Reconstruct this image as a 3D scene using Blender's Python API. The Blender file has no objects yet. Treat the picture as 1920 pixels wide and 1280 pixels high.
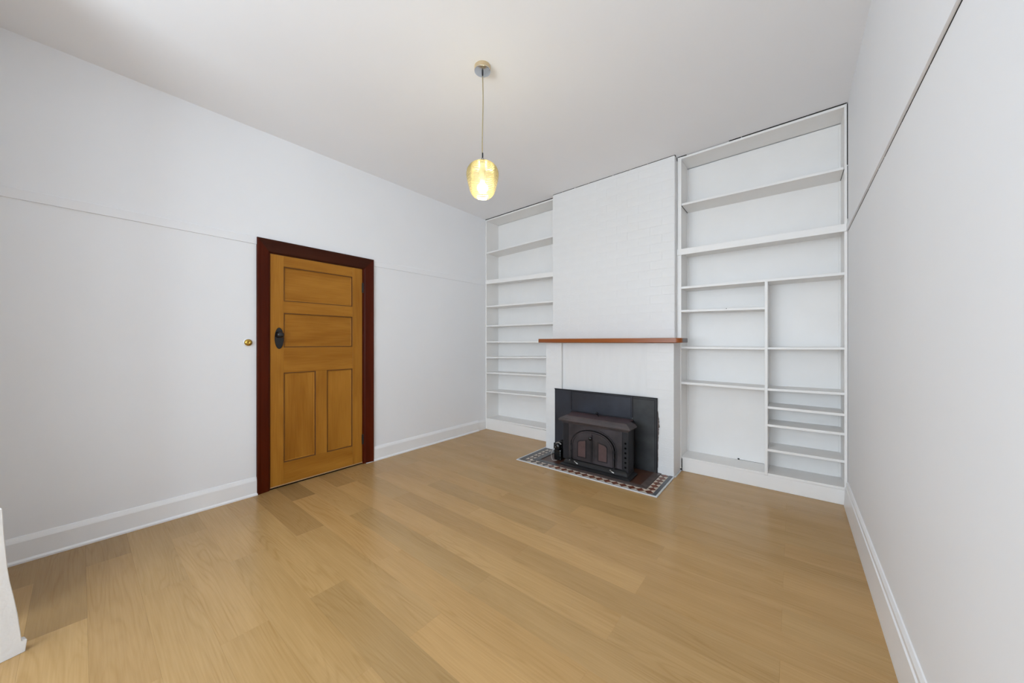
import bpy, bmesh, math, random
from mathutils import Vector, Matrix
R_ = random.Random(7)
S = bpy.context.scene
COL = S.collection

# ---------------------------------------------------------------- camera
F_PX = 653.4
YAW = math.atan(527 / F_PX)
CAM_H = 1.25
cd = bpy.data.cameras.new('camera'); cam = bpy.data.objects.new('camera', cd); COL.objects.link(cam)
cd.sensor_width = 36; cd.lens = F_PX / 1920 * 36; cd.shift_y = 1 / 1920; cd.clip_start = 0.02
cam.location = (0, 0, CAM_H); cam.rotation_euler = (math.radians(90), 0, YAW)
S.camera = cam

# ---------------------------------------------------------------- view, world, daylight
S.view_settings.view_transform = 'Standard'; S.view_settings.look = 'None'
S.view_settings.gamma = 1; S.view_settings.use_curve_mapping = False
S.view_settings.exposure = 0.32
S.cycles.max_bounces = 14; S.cycles.diffuse_bounces = 8; S.cycles.transparent_max_bounces = 12
W = bpy.data.worlds.new('world'); S.world = W; W.use_nodes = True
bgn = W.node_tree.nodes['Background']
bgn.inputs[0].default_value = (0.80, 0.90, 1.0, 1); bgn.inputs[1].default_value = 1.2

def area(name, loc, rot, sx, sy, power, color):
    l = bpy.data.lights.new(name, 'AREA'); l.shape = 'RECTANGLE'; l.size = sx; l.size_y = sy
    l.energy = power; l.color = color
    o = bpy.data.objects.new(name, l); o.location = loc; o.rotation_euler = rot; COL.objects.link(o)
    return o
# daylight entering through the bay window behind the camera
area('bay_window_daylight', (-1.17, -2.66, 1.62), (math.radians(90), 0, 0), 2.5, 1.75, 92, (0.765, 0.885, 1.0))
# added fill lamp just inside the window, tilted up to lift the ceiling
area('ceiling_fill_lamp', (-1.17, -2.56, 1.35), (math.radians(112), 0, 0), 2.3, 1.0, 27, (0.775, 0.89, 1.0))

# ---------------------------------------------------------------- materials
def nodes(name):
    m = bpy.data.materials.new(name); m.use_nodes = True
    nt = m.node_tree; return m, nt, nt.nodes['Principled BSDF']
def plain(name, col, rough=0.5, metal=0.0, var=0.0, scale=8.0, bump=0.0, bscale=60.0, coat=0.0, spec=0.5, stretch=(1, 1, 1), var_col=None):
    m, nt, p = nodes(name); N = nt.nodes.new; L = nt.links.new
    p.inputs['Base Color'].default_value = (*col, 1); p.inputs['Roughness'].default_value = rough
    p.inputs['Metallic'].default_value = metal; p.inputs['Coat Weight'].default_value = coat
    p.inputs['Specular IOR Level'].default_value = spec
    tc = N('ShaderNodeTexCoord'); mp = N('ShaderNodeMapping'); mp.inputs['Scale'].default_value = stretch
    L(tc.outputs['Object'], mp.inputs[0])
    if var > 0 or var_col:
        n = N('ShaderNodeTexNoise'); n.inputs['Scale'].default_value = scale; n.inputs['Detail'].default_value = 6
        L(mp.outputs[0], n.inputs[0])
        r = N('ShaderNodeValToRGB'); r.color_ramp.elements[0].position = 0.3; r.color_ramp.elements[1].position = 0.7
        a = var_col if var_col else tuple(c * (1 - var) for c in col)
        r.color_ramp.elements[0].color = (*a, 1); r.color_ramp.elements[1].color = (*(col if var_col else tuple(min(1, c * (1 + var)) for c in col)), 1)
        L(n.outputs[0], r.inputs[0]); L(r.outputs[0], p.inputs['Base Color'])
    if bump > 0:
        n2 = N('ShaderNodeTexNoise'); n2.inputs['Scale'].default_value = bscale; n2.inputs['Detail'].default_value = 4
        L(mp.outputs[0], n2.inputs[0])
        b = N('ShaderNodeBump'); b.inputs['Strength'].default_value = bump; b.inputs['Distance'].default_value = 0.004
        L(n2.outputs[0], b.inputs['Height']); L(b.outputs[0], p.inputs['Normal'])
    return m
def wood(name, light, dark, rough, axis=0, scale=1.0, per_object=False, contrast=0.5, coat=0.0, spec=0.5, cathedral=0.5, cst=0.10, csc=7.0, cfreq=70.0, streak=0.35, broadk=0.55):
    """grain along local axis; long soft streaks, cathedral figure and fine pores"""
    m, nt, p = nodes(name); N = nt.nodes.new; L = nt.links.new
    tc = N('ShaderNodeTexCoord'); oi = N('ShaderNodeObjectInfo')
    add = N('ShaderNodeVectorMath'); add.operation = 'ADD'
    cmb = N('ShaderNodeCombineXYZ'); mul = N('ShaderNodeMath'); mul.operation = 'MULTIPLY'; mul.inputs[1].default_value = 37.0
    L(oi.outputs['Random'], mul.inputs[0])
    for k in range(3): L(mul.outputs[0], cmb.inputs[k])
    L(tc.outputs['Object'], add.inputs[0]); L(cmb.outputs[0], add.inputs[1])
    def noise(st, sc, det, dist=0.0):
        mp = N('ShaderNodeMapping'); v = [sc * scale] * 3; v[axis] = sc * st * scale; mp.inputs['Scale'].default_value = v
        L(add.outputs[0], mp.inputs[0])
        n = N('ShaderNodeTexNoise'); n.inputs['Scale'].default_value = 1.0; n.inputs['Detail'].default_value = det
        n.inputs['Distortion'].default_value = dist; L(mp.outputs[0], n.inputs[0]); return n.outputs[0]
    broad = noise(0.16, 7, 2, 0.3); fine = noise(0.03, 160, 3)
    # cathedral rings: contour lines of a smooth stretched noise
    cath = noise(cst, csc, 1.5, 0.15)
    m1 = N('ShaderNodeMath'); m1.operation = 'MULTIPLY'; m1.inputs[1].default_value = cfreq; L(cath, m1.inputs[0])
    m2 = N('ShaderNodeMath'); m2.operation = 'SINE'; L(m1.outputs[0], m2.inputs[0])
    # sharpen the contours to thin dark lines and let them fade in and out
    a1 = N('ShaderNodeMath'); a1.operation = 'MULTIPLY_ADD'; a1.inputs[1].default_value = 0.5; a1.inputs[2].default_value = 0.5; L(m2.outputs[0], a1.inputs[0])
    a2 = N('ShaderNodeMath'); a2.operation = 'POWER'; a2.inputs[1].default_value = 3.5; L(a1.outputs[0], a2.inputs[0])
    fade = N('ShaderNodeMapRange'); fade.inputs[1].default_value = 0.42; fade.inputs[2].default_value = 0.62
    L(noise(0.3, 5.0, 1.0), fade.inputs[0])
    a3 = N('ShaderNodeMath'); a3.operation = 'MULTIPLY'; L(a2.outputs[0], a3.inputs[0]); L(fade.outputs[0], a3.inputs[1])
    m3 = N('ShaderNodeMath'); m3.operation = 'MULTIPLY_ADD'; m3.inputs[1].default_value = -0.20 * cathedral; m3.inputs[2].default_value = 0.0
    L(a3.outputs[0], m3.inputs[0])
    s1 = N('ShaderNodeMath'); s1.operation = 'MULTIPLY_ADD'; s1.inputs[1].default_value = broadk; L(broad, s1.inputs[0]); L(m3.outputs[0], s1.inputs[2])
    s2 = N('ShaderNodeMath'); s2.operation = 'MULTIPLY_ADD'; s2.inputs[1].default_value = streak; L(fine, s2.inputs[0]); L(s1.outputs[0], s2.inputs[2])
    r = N('ShaderNodeValToRGB'); r.color_ramp.elements[0].position = 0.5 * (broadk + streak) - contrast * 0.3; r.color_ramp.elements[1].position = 0.5 * (broadk + streak) + contrast * 0.3
    r.color_ramp.elements[0].color = (*dark, 1); r.color_ramp.elements[1].color = (*light, 1)
    L(s2.outputs[0], r.inputs[0]); out = r.outputs[0]
    if per_object:
        mx = N('ShaderNodeMix'); mx.data_type = 'RGBA'; mx.blend_type = 'MULTIPLY'; mx.inputs[0].default_value = 1
        L(out, mx.inputs[6]); L(oi.outputs['Color'], mx.inputs[7]); out = mx.outputs[2]
    L(out, p.inputs['Base Color'])
    p.inputs['Roughness'].default_value = rough; p.inputs['Coat Weight'].default_value = coat; p.inputs['Coat Roughness'].default_value = 0.2
    p.inputs['Specular IOR Level'].default_value = spec
    b = N('ShaderNodeBump'); b.inputs['Strength'].default_value = 0.06; b.inputs['Distance'].default_value = 0.002
    L(fine, b.inputs['Height']); L(b.outputs[0], p.inputs['Normal'])
    return m

M = {}
M['wall'] = plain('wall_paint', (0.845, 0.855, 0.875), 0.6, var=0.010, scale=1.3, bump=0.05, bscale=35)
M['ceiling'] = plain('ceiling_paint', (0.89, 0.895, 0.915), 0.75, var=0.01, scale=1.0, bump=0.03, bscale=40)
M['gloss'] = plain('white_gloss_paint', (0.865, 0.867, 0.872), 0.35, var=0.012, scale=6, bump=0.05, bscale=25)
M['shelf'] = plain('shelf_paint', (0.812, 0.80, 0.784), 0.42, var=0.015, scale=5, bump=0.05, bscale=30)
M['brick'] = plain('painted_brick', (0.755, 0.752, 0.746), 0.42, var=0.015, scale=9, bump=0.40, bscale=55)
M['render'] = plain('painted_render', (0.755, 0.752, 0.746), 0.42, var=0.015, scale=7, bump=0.22, bscale=30, stretch=(2.5, 1, 0.5))
M['shade_dark'] = plain('crack_shade', (0.035, 0.033, 0.031), 0.9, spec=0.1)  # shade inside cracks and open joints put into a near-black colour
M['plank'] = wood('oak_plank', (0.525, 0.330, 0.140), (0.375, 0.219, 0.078), 0.25, axis=0, per_object=True, contrast=1.0, cathedral=0.8, spec=0.34, cst=0.10, csc=6.5, cfreq=150.0, streak=0.5)
M['subfloor'] = plain('subfloor', (0.16, 0.10, 0.05), 0.8, var=0.1)
M['door'] = wood('honey_pine', (0.47, 0.212, 0.030), (0.25, 0.090, 0.008), 0.42, axis=2, contrast=1.0, cathedral=0.25, spec=0.15, broadk=0.85)
M['door_h'] = wood('honey_pine_across', (0.47, 0.212, 0.030), (0.25, 0.090, 0.008), 0.42, axis=1, contrast=1.0, cathedral=0.25, spec=0.15, broadk=0.85)
M['mahog'] = wood('dark_red_timber', (0.098, 0.013, 0.002), (0.038, 0.004, 0.001), 0.42, axis=2, contrast=0.9, cathedral=0.1, spec=0.12)
M['mahog_h'] = wood('dark_red_timber_across', (0.060, 0.014, 0.005), (0.028, 0.006, 0.003), 0.42, axis=1, contrast=0.9, cathedral=0.1, spec=0.12)
M['mantel'] = wood('varnished_mantel_timber', (0.37, 0.105, 0.014), (0.21, 0.050, 0.007), 0.35, axis=0, contrast=0.9, cathedral=0.1)
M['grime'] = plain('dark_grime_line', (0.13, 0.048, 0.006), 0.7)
M['sill'] = plain('pale_sill_timber', (0.50, 0.30, 0.14), 0.5, var=0.1, scale=20)
M['black'] = plain('black_bakelite', (0.008, 0.008, 0.009), 0.18)
M['brass'] = plain('brass', (0.55, 0.36, 0.08), 0.25, metal=1.0, var=0.15, scale=60)
M['iron'] = plain('cast_iron', (0.022, 0.021, 0.025), 0.45, var_col=(0.010, 0.010, 0.012), scale=9, bump=0.15, bscale=120, spec=0.3)
M['iron_brown'] = plain('browned_cast_iron', (0.105, 0.052, 0.054), 0.40, var_col=(0.030, 0.029, 0.032), scale=7, bump=0.1, bscale=100, stretch=(0.5, 2, 2))
M['iron_mid'] = plain('heat_worn_cast_iron', (0.054, 0.044, 0.050), 0.38, var_col=(0.009, 0.008, 0.010), scale=5.5, bump=0.1, bscale=110)
M['iron_top'] = plain('grey_worn_cast_iron', (0.085, 0.066, 0.066), 0.40, var_col=(0.045, 0.040, 0.042), scale=8, bump=0.1, bscale=100)
M['iron_base'] = plain('black_cast_iron', (0.010, 0.010, 0.011), 0.36, bump=0.1, bscale=100)
M['sheet'] = plain('blued_sheet_steel', (0.031, 0.035, 0.049), 0.42, var_col=(0.011, 0.013, 0.019), scale=4, bump=0.03, bscale=60)
M['sheet_r'] = plain('worn_sheet_steel', (0.036, 0.038, 0.040), 0.45, var_col=(0.010, 0.010, 0.011), scale=6, bump=0.05, bscale=60)
M['void'] = plain('void_black', (0.003, 0.003, 0.003), 0.9, spec=0.0)  # near-black colour that paints the shade inside gaps, grooves and holes
M['pane'] = plain('stove_window_mica', (0.085, 0.052, 0.052), 0.3, var=0.15, scale=20)
M['chrome'] = plain('chrome', (0.72, 0.76, 0.80), 0.18, metal=1.0)
M['satin'] = plain('satin_metal', (0.45, 0.44, 0.42), 0.35, metal=1.0)
M['canopy_side'] = plain('cream_brass', (0.62, 0.50, 0.32), 0.3, metal=0.7)
M['cord'] = plain('gold_fabric_cord', (0.33, 0.27, 0.15), 0.8)
M['lead'] = plain('grey_power_lead', (0.35, 0.33, 0.32), 0.5)
M['t_red'] = plain('terracotta_tile', (0.165, 0.048, 0.022), 0.35, var=0.25, scale=30)
M['t_cream'] = plain('cream_tile', (0.62, 0.54, 0.45), 0.35, var=0.08, scale=30)
M['t_grey'] = plain('dark_grey_tile', (0.075, 0.08, 0.088), 0.35, var=0.2, scale=18)
M['t_brown'] = plain('sooty_brown_tile', (0.095, 0.072, 0.065), 0.4, var=0.25, scale=16)
M['t_inner'] = plain('dark_red_hearth_tile', (0.070, 0.028, 0.016), 0.4, var=0.35, scale=12)
M['edging'] = plain('white_hearth_edging', (0.60, 0.61, 0.62), 0.4, var=0.06, scale=20)
M['grout'] = plain('grey_grout', (0.22, 0.21, 0.20), 0.8)
M['socket'] = plain('lamp_socket', (0.40, 0.38, 0.33), 0.4)

m, nt, p = nodes('lit_bulb')
p.inputs['Emission Color'].default_value = (1.0, 0.95, 0.90, 1); p.inputs['Emission Strength'].default_value = 56
M['bulb'] = m
# amber ribbed glass: tinted see-through glass with a translucent body and a shine
m, nt, p = nodes('amber_glass'); N = nt.nodes.new; L = nt.links.new
tr = N('ShaderNodeBsdfTransparent')
lwt = N('ShaderNodeLayerWeight'); lwt.inputs[0].default_value = 0.35
tint = N('ShaderNodeMix'); tint.data_type = 'RGBA'; tint.inputs[6].default_value = (0.98, 0.94, 0.74, 1); tint.inputs[7].default_value = (0.80, 0.60, 0.16, 1)
L(lwt.outputs['Facing'], tint.inputs[0]); L(tint.outputs[2], tr.inputs[0])
tl = N('ShaderNodeBsdfTranslucent'); tl.inputs[0].default_value = (0.95, 0.80, 0.38, 1)
df = N('ShaderNodeBsdfDiffuse'); df.inputs[0].default_value = (0.85, 0.70, 0.32, 1)
gl = N('ShaderNodeBsdfGlossy'); gl.inputs[0].default_value = (1, 0.97, 0.85, 1); gl.inputs['Roughness'].default_value = 0.12
x0 = N('ShaderNodeMixShader'); x0.inputs[0].default_value = 0.5; L(tl.outputs[0], x0.inputs[1]); L(df.outputs[0], x0.inputs[2])
x1 = N('ShaderNodeMixShader'); x1.inputs[0].default_value = 0.10; L(tr.outputs[0], x1.inputs[1]); L(x0.outputs[0], x1.inputs[2])
fr = N('ShaderNodeFresnel'); fr.inputs[0].default_value = 1.5
x2 = N('ShaderNodeMixShader'); L(fr.outputs[0], x2.inputs[0]); L(x1.outputs[0], x2.inputs[1]); L(gl.outputs[0], x2.inputs[2])
L(x2.outputs[0], nt.nodes['Material Output'].inputs[0]); nt.nodes.remove(p)
M['amber'] = m
m, nt, p = nodes('window_glass'); N = nt.nodes.new; L = nt.links.new
tr = N('ShaderNodeBsdfTransparent'); gl = N('ShaderNodeBsdfGlossy'); gl.inputs['Roughness'].default_value = 0.02
x1 = N('ShaderNodeMixShader'); x1.inputs[0].default_value = 0.05; L(tr.outputs[0], x1.inputs[1]); L(gl.outputs[0], x1.inputs[2])
L(x1.outputs[0], nt.nodes['Material Output'].inputs[0]); nt.nodes.remove(p)
M['glass'] = m

# ---------------------------------------------------------------- helpers
def LX(y): return -3.415 - 0.0102 * (y + 0.26)          # face of the left wall (very slightly out of square)
def CZ(x, y): return 2.992 + 0.0055 * (y + 0.28) + 0.0165 * (x + 3.42)   # the ceiling falls slightly to the left
RX = 0.325                                              # face of the right wall
SF, SB = 3.67, 3.93                                     # front and back of the built-in shelves

def wloc(o):
    v = Vector((0, 0, 0))
    while o: v += o.location; o = o.parent
    return v
def empty(name, loc, label=None, cat=None, kind=None, group=None, parent=None):
    o = bpy.data.objects.new(name, None); o.empty_display_size = 0.1; COL.objects.link(o)
    o.parent = parent; o.location = Vector(loc) - (wloc(parent) if parent else Vector((0, 0, 0)))
    tag(o, label, cat, kind, group); return o
def tag(o, label=None, cat=None, kind=None, group=None):
    if label: o['label'] = label
    if cat: o['category'] = cat
    if kind: o['kind'] = kind
    if group: o['group'] = group
    return o
def obj(name, bm, mat, parent=None, origin=None, smooth=False, kind=None, label=None, cat=None):
    """link a bmesh given in world coordinates; its origin is origin or its parent's"""
    base = wloc(parent) if parent else Vector((0, 0, 0))
    o_w = Vector(origin) if origin is not None else base
    bm.normal_update()
    for v in bm.verts: v.co -= o_w
    me = bpy.data.meshes.new(name); bm.to_mesh(me); bm.free()
    me.materials.append(M[mat])
    if smooth:
        for f in me.polygons: f.use_smooth = True
    o = bpy.data.objects.new(name, me); COL.objects.link(o); o.parent = parent; o.location = o_w - base
    tag(o, label, cat, kind); return o
def bevel(bm, w, seg=1):
    if w > 0:
        bmesh.ops.bevel(bm, geom=list(bm.edges), offset=w, segments=seg, profile=0.5, affect='EDGES', clamp_overlap=True)
def box(x0, x1, y0, y1, z0, z1, bev=0.0, seg=1, bm=None):
    b = bmesh.new()
    vs = [b.verts.new((x, y, z)) for x in (x0, x1) for y in (y0, y1) for z in (z0, z1)]
    for f in ((0, 1, 3, 2), (4, 6, 7, 5), (0, 4, 5, 1), (2, 3, 7, 6), (0, 2, 6, 4), (1, 5, 7, 3)):
        b.faces.new([vs[i] for i in f])
    bmesh.ops.recalc_face_normals(b, faces=b.faces)
    bevel(b, bev, seg)
    if bm is None: return b
    me = bpy.data.meshes.new('t'); b.to_mesh(me); b.free(); bm.from_mesh(me); bpy.data.meshes.remove(me); return bm
def join(bm, b):
    me = bpy.data.meshes.new('t'); b.to_mesh(me); b.free(); bm.from_mesh(me); bpy.data.meshes.remove(me); return bm
def lw(bm):
    """left-wall frame: x is the distance out from the wall face"""
    for v in bm.verts: v.co.x += LX(v.co.y)
    return bm
def shear_z(bm, x0, z_0, x1, z_1):
    """tilt along x so that the piece rises by z_0 at x0 and z_1 at x1"""
    for v in bm.verts: v.co.z += z_0 + (z_1 - z_0) * (v.co.x - x0) / (x1 - x0)
    return bm
def prism(poly, a0, a1, plane='xz', bev=0.0):
    """extrude a polygon; plane xz extrudes along y, xy along z, yz along x"""
    b = bmesh.new()
    def P(p, a): return {'xz': (p[0], a, p[1]), 'xy': (p[0], p[1], a), 'yz': (a, p[0], p[1])}[plane]
    A = [b.verts.new(P(p, a0)) for p in poly]; B = [b.verts.new(P(p, a1)) for p in poly]
    n = len(poly)
    b.faces.new(A); b.faces.new(B[::-1])
    for i in range(n): b.faces.new((A[i], B[i], B[(i + 1) % n], A[(i + 1) % n]))
    bmesh.ops.recalc_face_normals(b, faces=b.faces)
    bevel(b, bev)
    return b
def band(outer, inner, a0, a1):
    """closed band between two open polylines of equal length in xz, extruded along y"""
    return prism(list(outer) + list(inner)[::-1], a0, a1)
def lathe(c, prof, seg=32, axis='z'):
    b = bmesh.new(); rings = []
    for r, h in prof:
        ring = []
        for k in range(seg):
            a = 2 * math.pi * k / seg; u, v = r * math.cos(a), r * math.sin(a)
            co = {'z': (u, v, h), 'y': (u, h, v), 'x': (h, u, v)}[axis]
            ring.append(b.verts.new((c[0] + co[0], c[1] + co[1], c[2] + co[2])))
        rings.append(ring)
    for i in range(len(rings) - 1):
        for k in range(seg):
            b.faces.new((rings[i][k], rings[i][(k + 1) % seg], rings[i + 1][(k + 1) % seg], rings[i + 1][k]))
    for ring, (r, h) in ((rings[0], prof[0]), (rings[-1], prof[-1])):
        if r < 0.004: bmesh.ops.pointmerge(b, verts=ring, merge_co=sum((v.co for v in ring), Vector()) / seg)
    bmesh.ops.recalc_face_normals(b, faces=b.faces)
    return b
def tube(pts, r, seg=8):
    b = bmesh.new(); rings = []; P = [Vector(p) for p in pts]
    for i, p in enumerate(P):
        t = (P[min(i + 1, len(P) - 1)] - P[max(i - 1, 0)]).normalized()
        u = t.orthogonal().normalized() if i == 0 else (u - t * u.dot(t)).normalized()
        w = t.cross(u)
        rings.append([b.verts.new(p + u * r * math.cos(2 * math.pi * k / seg) + w * r * math.sin(2 * math.pi * k / seg)) for k in range(seg)])
    for i in range(len(rings) - 1):
        for k in range(seg): b.faces.new((rings[i][k], rings[i][(k + 1) % seg], rings[i + 1][(k + 1) % seg], rings[i + 1][k]))
    b.faces.new(rings[0][::-1]); b.faces.new(rings[-1])
    bmesh.ops.recalc_face_normals(b, faces=b.faces)
    return b
def slab_xy(x0, x1, y0, y1, z0, z1, fn=None):
    return box(x0, x1, y0, y1, z0, z1)
def smooth_by_angle(o, deg=40):
    for f in o.data.polygons: f.use_smooth = True
    try:
        o.data.set_sharp_from_angle(angle=math.radians(deg))
    except Exception: pass
    return o

# ================================================================= THE SETTING
YB = -2.60      # bay window wall behind the camera
bm = box(-3.75, 0.50, YB - 0.12, 4.15, 0, 0.12)
for v in bm.verts: v.co.z += CZ(v.co.x, v.co.y)
obj('ceiling', bm, 'ceiling', kind='structure')
DY0, DY1, DZ = 1.000, 1.820, 2.0    # door opening in the left wall
bm = lw(box(-0.18, 0, -0.45, DY0, 0, 3.2)); join(bm, lw(box(-0.18, 0, DY1, 4.05, 0, 3.2))); join(bm, lw(box(-0.18, 0, DY0, DY1, DZ, 3.2)))
obj('wall_left', bm, 'wall', kind='structure')
obj('wall_right', box(RX, RX + 0.15, YB - 0.12, 4.05, 0, 3.2), 'wall', kind='structure')
obj('wall_back', box(-3.7, RX + 0.15, SB + 0.02, SB + 0.17, 0, 3.2), 'wall', kind='structure')
# front wall: a stub to the left, then the bay the camera stands in, with its window
bm = box(-3.60, -2.66, -0.45, -0.33, 0, 3.2); join(bm, box(-2.78, -2.66, YB, -0.33, 0, 3.2))
join(bm, box(-2.78, 0.40, YB - 0.12, YB, 0, 0.72)); join(bm, box(-2.78, 0.40, YB - 0.12, YB, 2.52, 3.2))
join(bm, box(-2.78, -2.45, YB - 0.12, YB, 0.72, 2.52)); join(bm, box(0.12, 0.40, YB - 0.12, YB, 0.72, 2.52))
obj('wall_front', bm, 'wall', kind='structure')
win = empty('window_1', (-1.165, YB, 0.72), kind='structure')
for a, b_ in ((-2.45, -2.39), (0.06, 0.12), (-1.66, -1.60), (-0.74, -0.68)):
    obj('window_stile', box(a, b_, YB - 0.07, YB - 0.02, 0.72, 2.52, 0.004), 'gloss', win)
for a, b_ in ((0.72, 0.78), (2.46, 2.52)):
    obj('window_rail', box(-2.39, 0.06, YB - 0.065, YB - 0.025, a, b_, 0.004), 'gloss', win)
for a, b_ in ((-2.39, -1.66), (-1.60, -0.74), (-0.68, 0.06)):
    obj('pane', box(a, b_, YB - 0.048, YB - 0.044, 0.78, 2.46), 'glass', win)
obj('window_sill', box(-2.52, 0.19, YB - 0.02, YB + 0.06, 0.69, 0.72, 0.004), 'gloss', win)

# ---- floor: oak planks 171 mm wide, 1.225 m long, laid across the room with staggered ends
floor = empty('floor', (-1.5, 1.5, 0), kind='structure')
obj('floor_base', box(-3.60, 0.45, YB, 4.05, -0.10, -0.016), 'subfloor', floor)
PW, PL = 0.171, 1.225
def plank_mesh(x0, x1, y0, y1):
    b = box(x0 + 0.0001, x1 - 0.0001, y0 + 0.0001, y1 - 0.0001, -0.016, 0.0)
    top = [e for e in b.edges if all(abs(v.co.z) < 1e-6 for v in e.verts)]
    bmesh.ops.bevel(b, geom=top, offset=0.00025, segments=1, affect='EDGES')
    return b
special = {(-0.150, -3.44): 0.74, (0.021, -3.44): 0.76, (0.021, -3.06): 0.86, (-0.321, -3.44): 0.80, (0.363, -3.44): 0.92, (0.705, -1.848): 0.87, (1.047, -3.44): 0.64, (0.876, -3.44): 0.80, (1.389, -3.44): 0.80, (2.073, -2.49): 0.86,  # plank tints; nearest left rows also have the wall stub's shade painted in
           (1.560, -1.276): 0.93, (1.218, -2.504): 0.93, (1.902, -2.49): 0.90, (0.876, -1.28): 1.06, (0.192, -3.44): 0.93,
           (1.560, -2.490): 0.90, (1.560, -1.265): 0.92, (1.389, -1.845): 1.05, (1.731, -1.845): 1.10, (2.415, -1.845): 0.93, (1.218, -1.265): 0.94}
shared = {}
full = bpy.data.meshes
rows = range(-21, 18)
for k in rows:
    y0 = 0.705 + PW * k; y1 = y0 + PW
    if y0 < YB - 0.1: continue
    setA = (k % 2 == 0)
    js = [x + n * PL for n in (-3, -2, -1, 0, 1) for x in ((-0.610 if setA else -0.040),)]
    xe = sorted([-3.47] + [j for j in js if -3.40 < j < RX - 0.05] + [RX])
    y1c = min(y1, 3.69)
    for a, b_ in zip(xe[:-1], xe[1:]):
        key = (round(b_ - a, 3), round(y1c - y0, 3))
        c = ((a + b_) / 2, (y0 + y1c) / 2, 0)
        if key not in shared:
            o = obj('plank', plank_mesh(a, b_, y0, y1c), 'plank', floor, origin=c); shared[key] = o.data
        else:
            o = bpy.data.objects.new('plank', shared[key]); COL.objects.link(o); o.parent = floor; o.location = Vector(c) - floor.location
        t = R_.uniform(0.955, 1.03)
        for (sy, sx), tv in special.items():
            if abs(sy - y0) < 0.02 and abs(sx - a) < 0.06: t = tv
        w_ = R_.uniform(-0.02, 0.02)
        o.color = (t * (1 + w_), t, t * (1 - w_), 1)

# ---- skirting boards
def profile_run(prof, y0, y1, side, name, bev=0.0):
    """prof: (n, z) outline out from the wall; run along y"""
    b = bmesh.new()
    P2 = []
    for yy in (y0, y1):
        P2.append([b.verts.new(((LX(yy) + n) if side == 'L' else (RX - n), yy, z)) for n, z in prof])
    n = len(prof)
    b.faces.new(P2[0]); b.faces.new(P2[1][::-1])
    for i in range(n): b.faces.new((P2[0][i], P2[1][i], P2[1][(i + 1) % n], P2[0][(i + 1) % n]))
    bmesh.ops.recalc_face_normals(b, faces=b.faces)
    return obj(name, b, 'gloss', kind='structure')
skL = [(0, 0), (0.026, 0), (0.026, 0.010), (0.016, 0.020), (0.016, 0.118), (0.013, 0.127), (0.005, 0.146), (0, 0.148)]
profile_run(skL, -0.33, 0.912, 'L', 'baseboard_left')
profile_run(skL, 1.932, 3.52, 'L', 'baseboard_left')
profile_run([(0, 0), (0.010, 0), (0.010, 0.11), (0.004, 0.13), (0, 0.132)], 3.52, 3.668, 'L', 'baseboard_left')
skR = [(0, 0), (0.024, 0), (0.024, 0.010), (0.016, 0.148), (0.0105, 0.152), (0.0125, 0.160), (0.012, 0.176), (0.005, 0.190), (0, 0.191)]
profile_run(skR, YB, 3.655, 'R', 'baseboard_right')
# ---- picture rails
def rail(name, y0, y1, za0, za1, zb0, zb1, n, side):
    b = bmesh.new(); Q = []
    for yy, z0, z1 in ((y0, za0, zb0), (y1, za1, zb1)):
        Q.append([b.verts.new(((LX(yy) + k) if side == 'L' else (RX - k), yy, z)) for k, z in ((0, z0), (n, z0 + 0.001), (n, z1 - 0.006), (n * 0.6, z1), (0, z1))])
    b.faces.new(Q[0]); b.faces.new(Q[1][::-1])
    for i in range(5): b.faces.new((Q[0][i], Q[1][i], Q[1][(i + 1) % 5], Q[0][(i + 1) % 5]))
    bmesh.ops.recalc_face_normals(b, faces=b.faces)
    return obj(name, b, 'wall', kind='structure')
rail('trim_1', -0.33, 0.908, 2.058, 2.051, 2.119, 2.116, 0.009, 'L')
rail('trim_2', 1.932, 3.668, 2.047, 2.066, 2.106, 2.140, 0.007, 'L')
t3 = rail('trim_3', YB, 3.66, 2.094, 2.094, 2.152, 2.150, 0.010, 'R')
# dark strips as the shade of the open joint under the right-hand rail, a few lengths of it filled with paint
bm = bmesh.new()
for a, b_, h in ((YB, 1.62, 0.0035), (1.625, 1.98, 0.003), (1.985, 2.30, 0.0022), (2.31, 2.44, 0.0012), (2.45, 2.72, 0.0018), (2.73, 3.64, 0.0030)):
    box(RX - 0.0012, RX + 0.004, a, b_, 2.094 - h, 2.094, bm=bm)
obj('joint_shade', bm, 'shade_dark', t3, kind='stuff')
# wall end nearest the camera on the left: white flared skirting foot
def ray(u, v): 
    s = (u - 960) / F_PX
    return Vector((-math.sin(YAW) + s * math.cos(YAW), math.cos(YAW) + s * math.sin(YAW), -(v - 641) / F_PX))
def on_floor(u, v):
    r = ray(u, v); return Vector((0, 0, CAM_H)) + r * (CAM_H / -r.z)
A = on_floor(42, 1215); B = on_floor(0, 1235); hd = (B - A); hd.z = 0; hd.normalize(); nd = Vector((hd.y, -hd.x, 0))
if nd.y < 0: nd = -nd
# outline (distance along the wall end from the toe, height)
foot = [(0.0, 0.0), (-0.005, 0.046), (0.008, 0.050), (0.012, 0.096), (0.018, 0.165), (0.028, 0.247), (0.036, 0.305), (0.041, 0.357), (0.045, 0.427), (0.049, 0.493), (0.053, 0.60), (0.30, 0.60), (0.30, 0.0)]
b = bmesh.new()
f0 = [b.verts.new(A + hd * s + Vector((0, 0, z))) for s, z in foot]
f1 = [b.verts.new(A + hd * s + Vector((0, 0, z)) + nd * 0.035) for s, z in foot]
b.faces.new(f0); b.faces.new(f1[::-1])
for i in range(len(foot)): b.faces.new((f0[i], f1[i], f1[(i + 1) % len(foot)], f0[(i + 1) % len(foot)]))
bmesh.ops.recalc_face_normals(b, faces=b.faces); bevel(b, 0.002)
obj('trim_4', b, 'brick', kind='structure')

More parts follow.
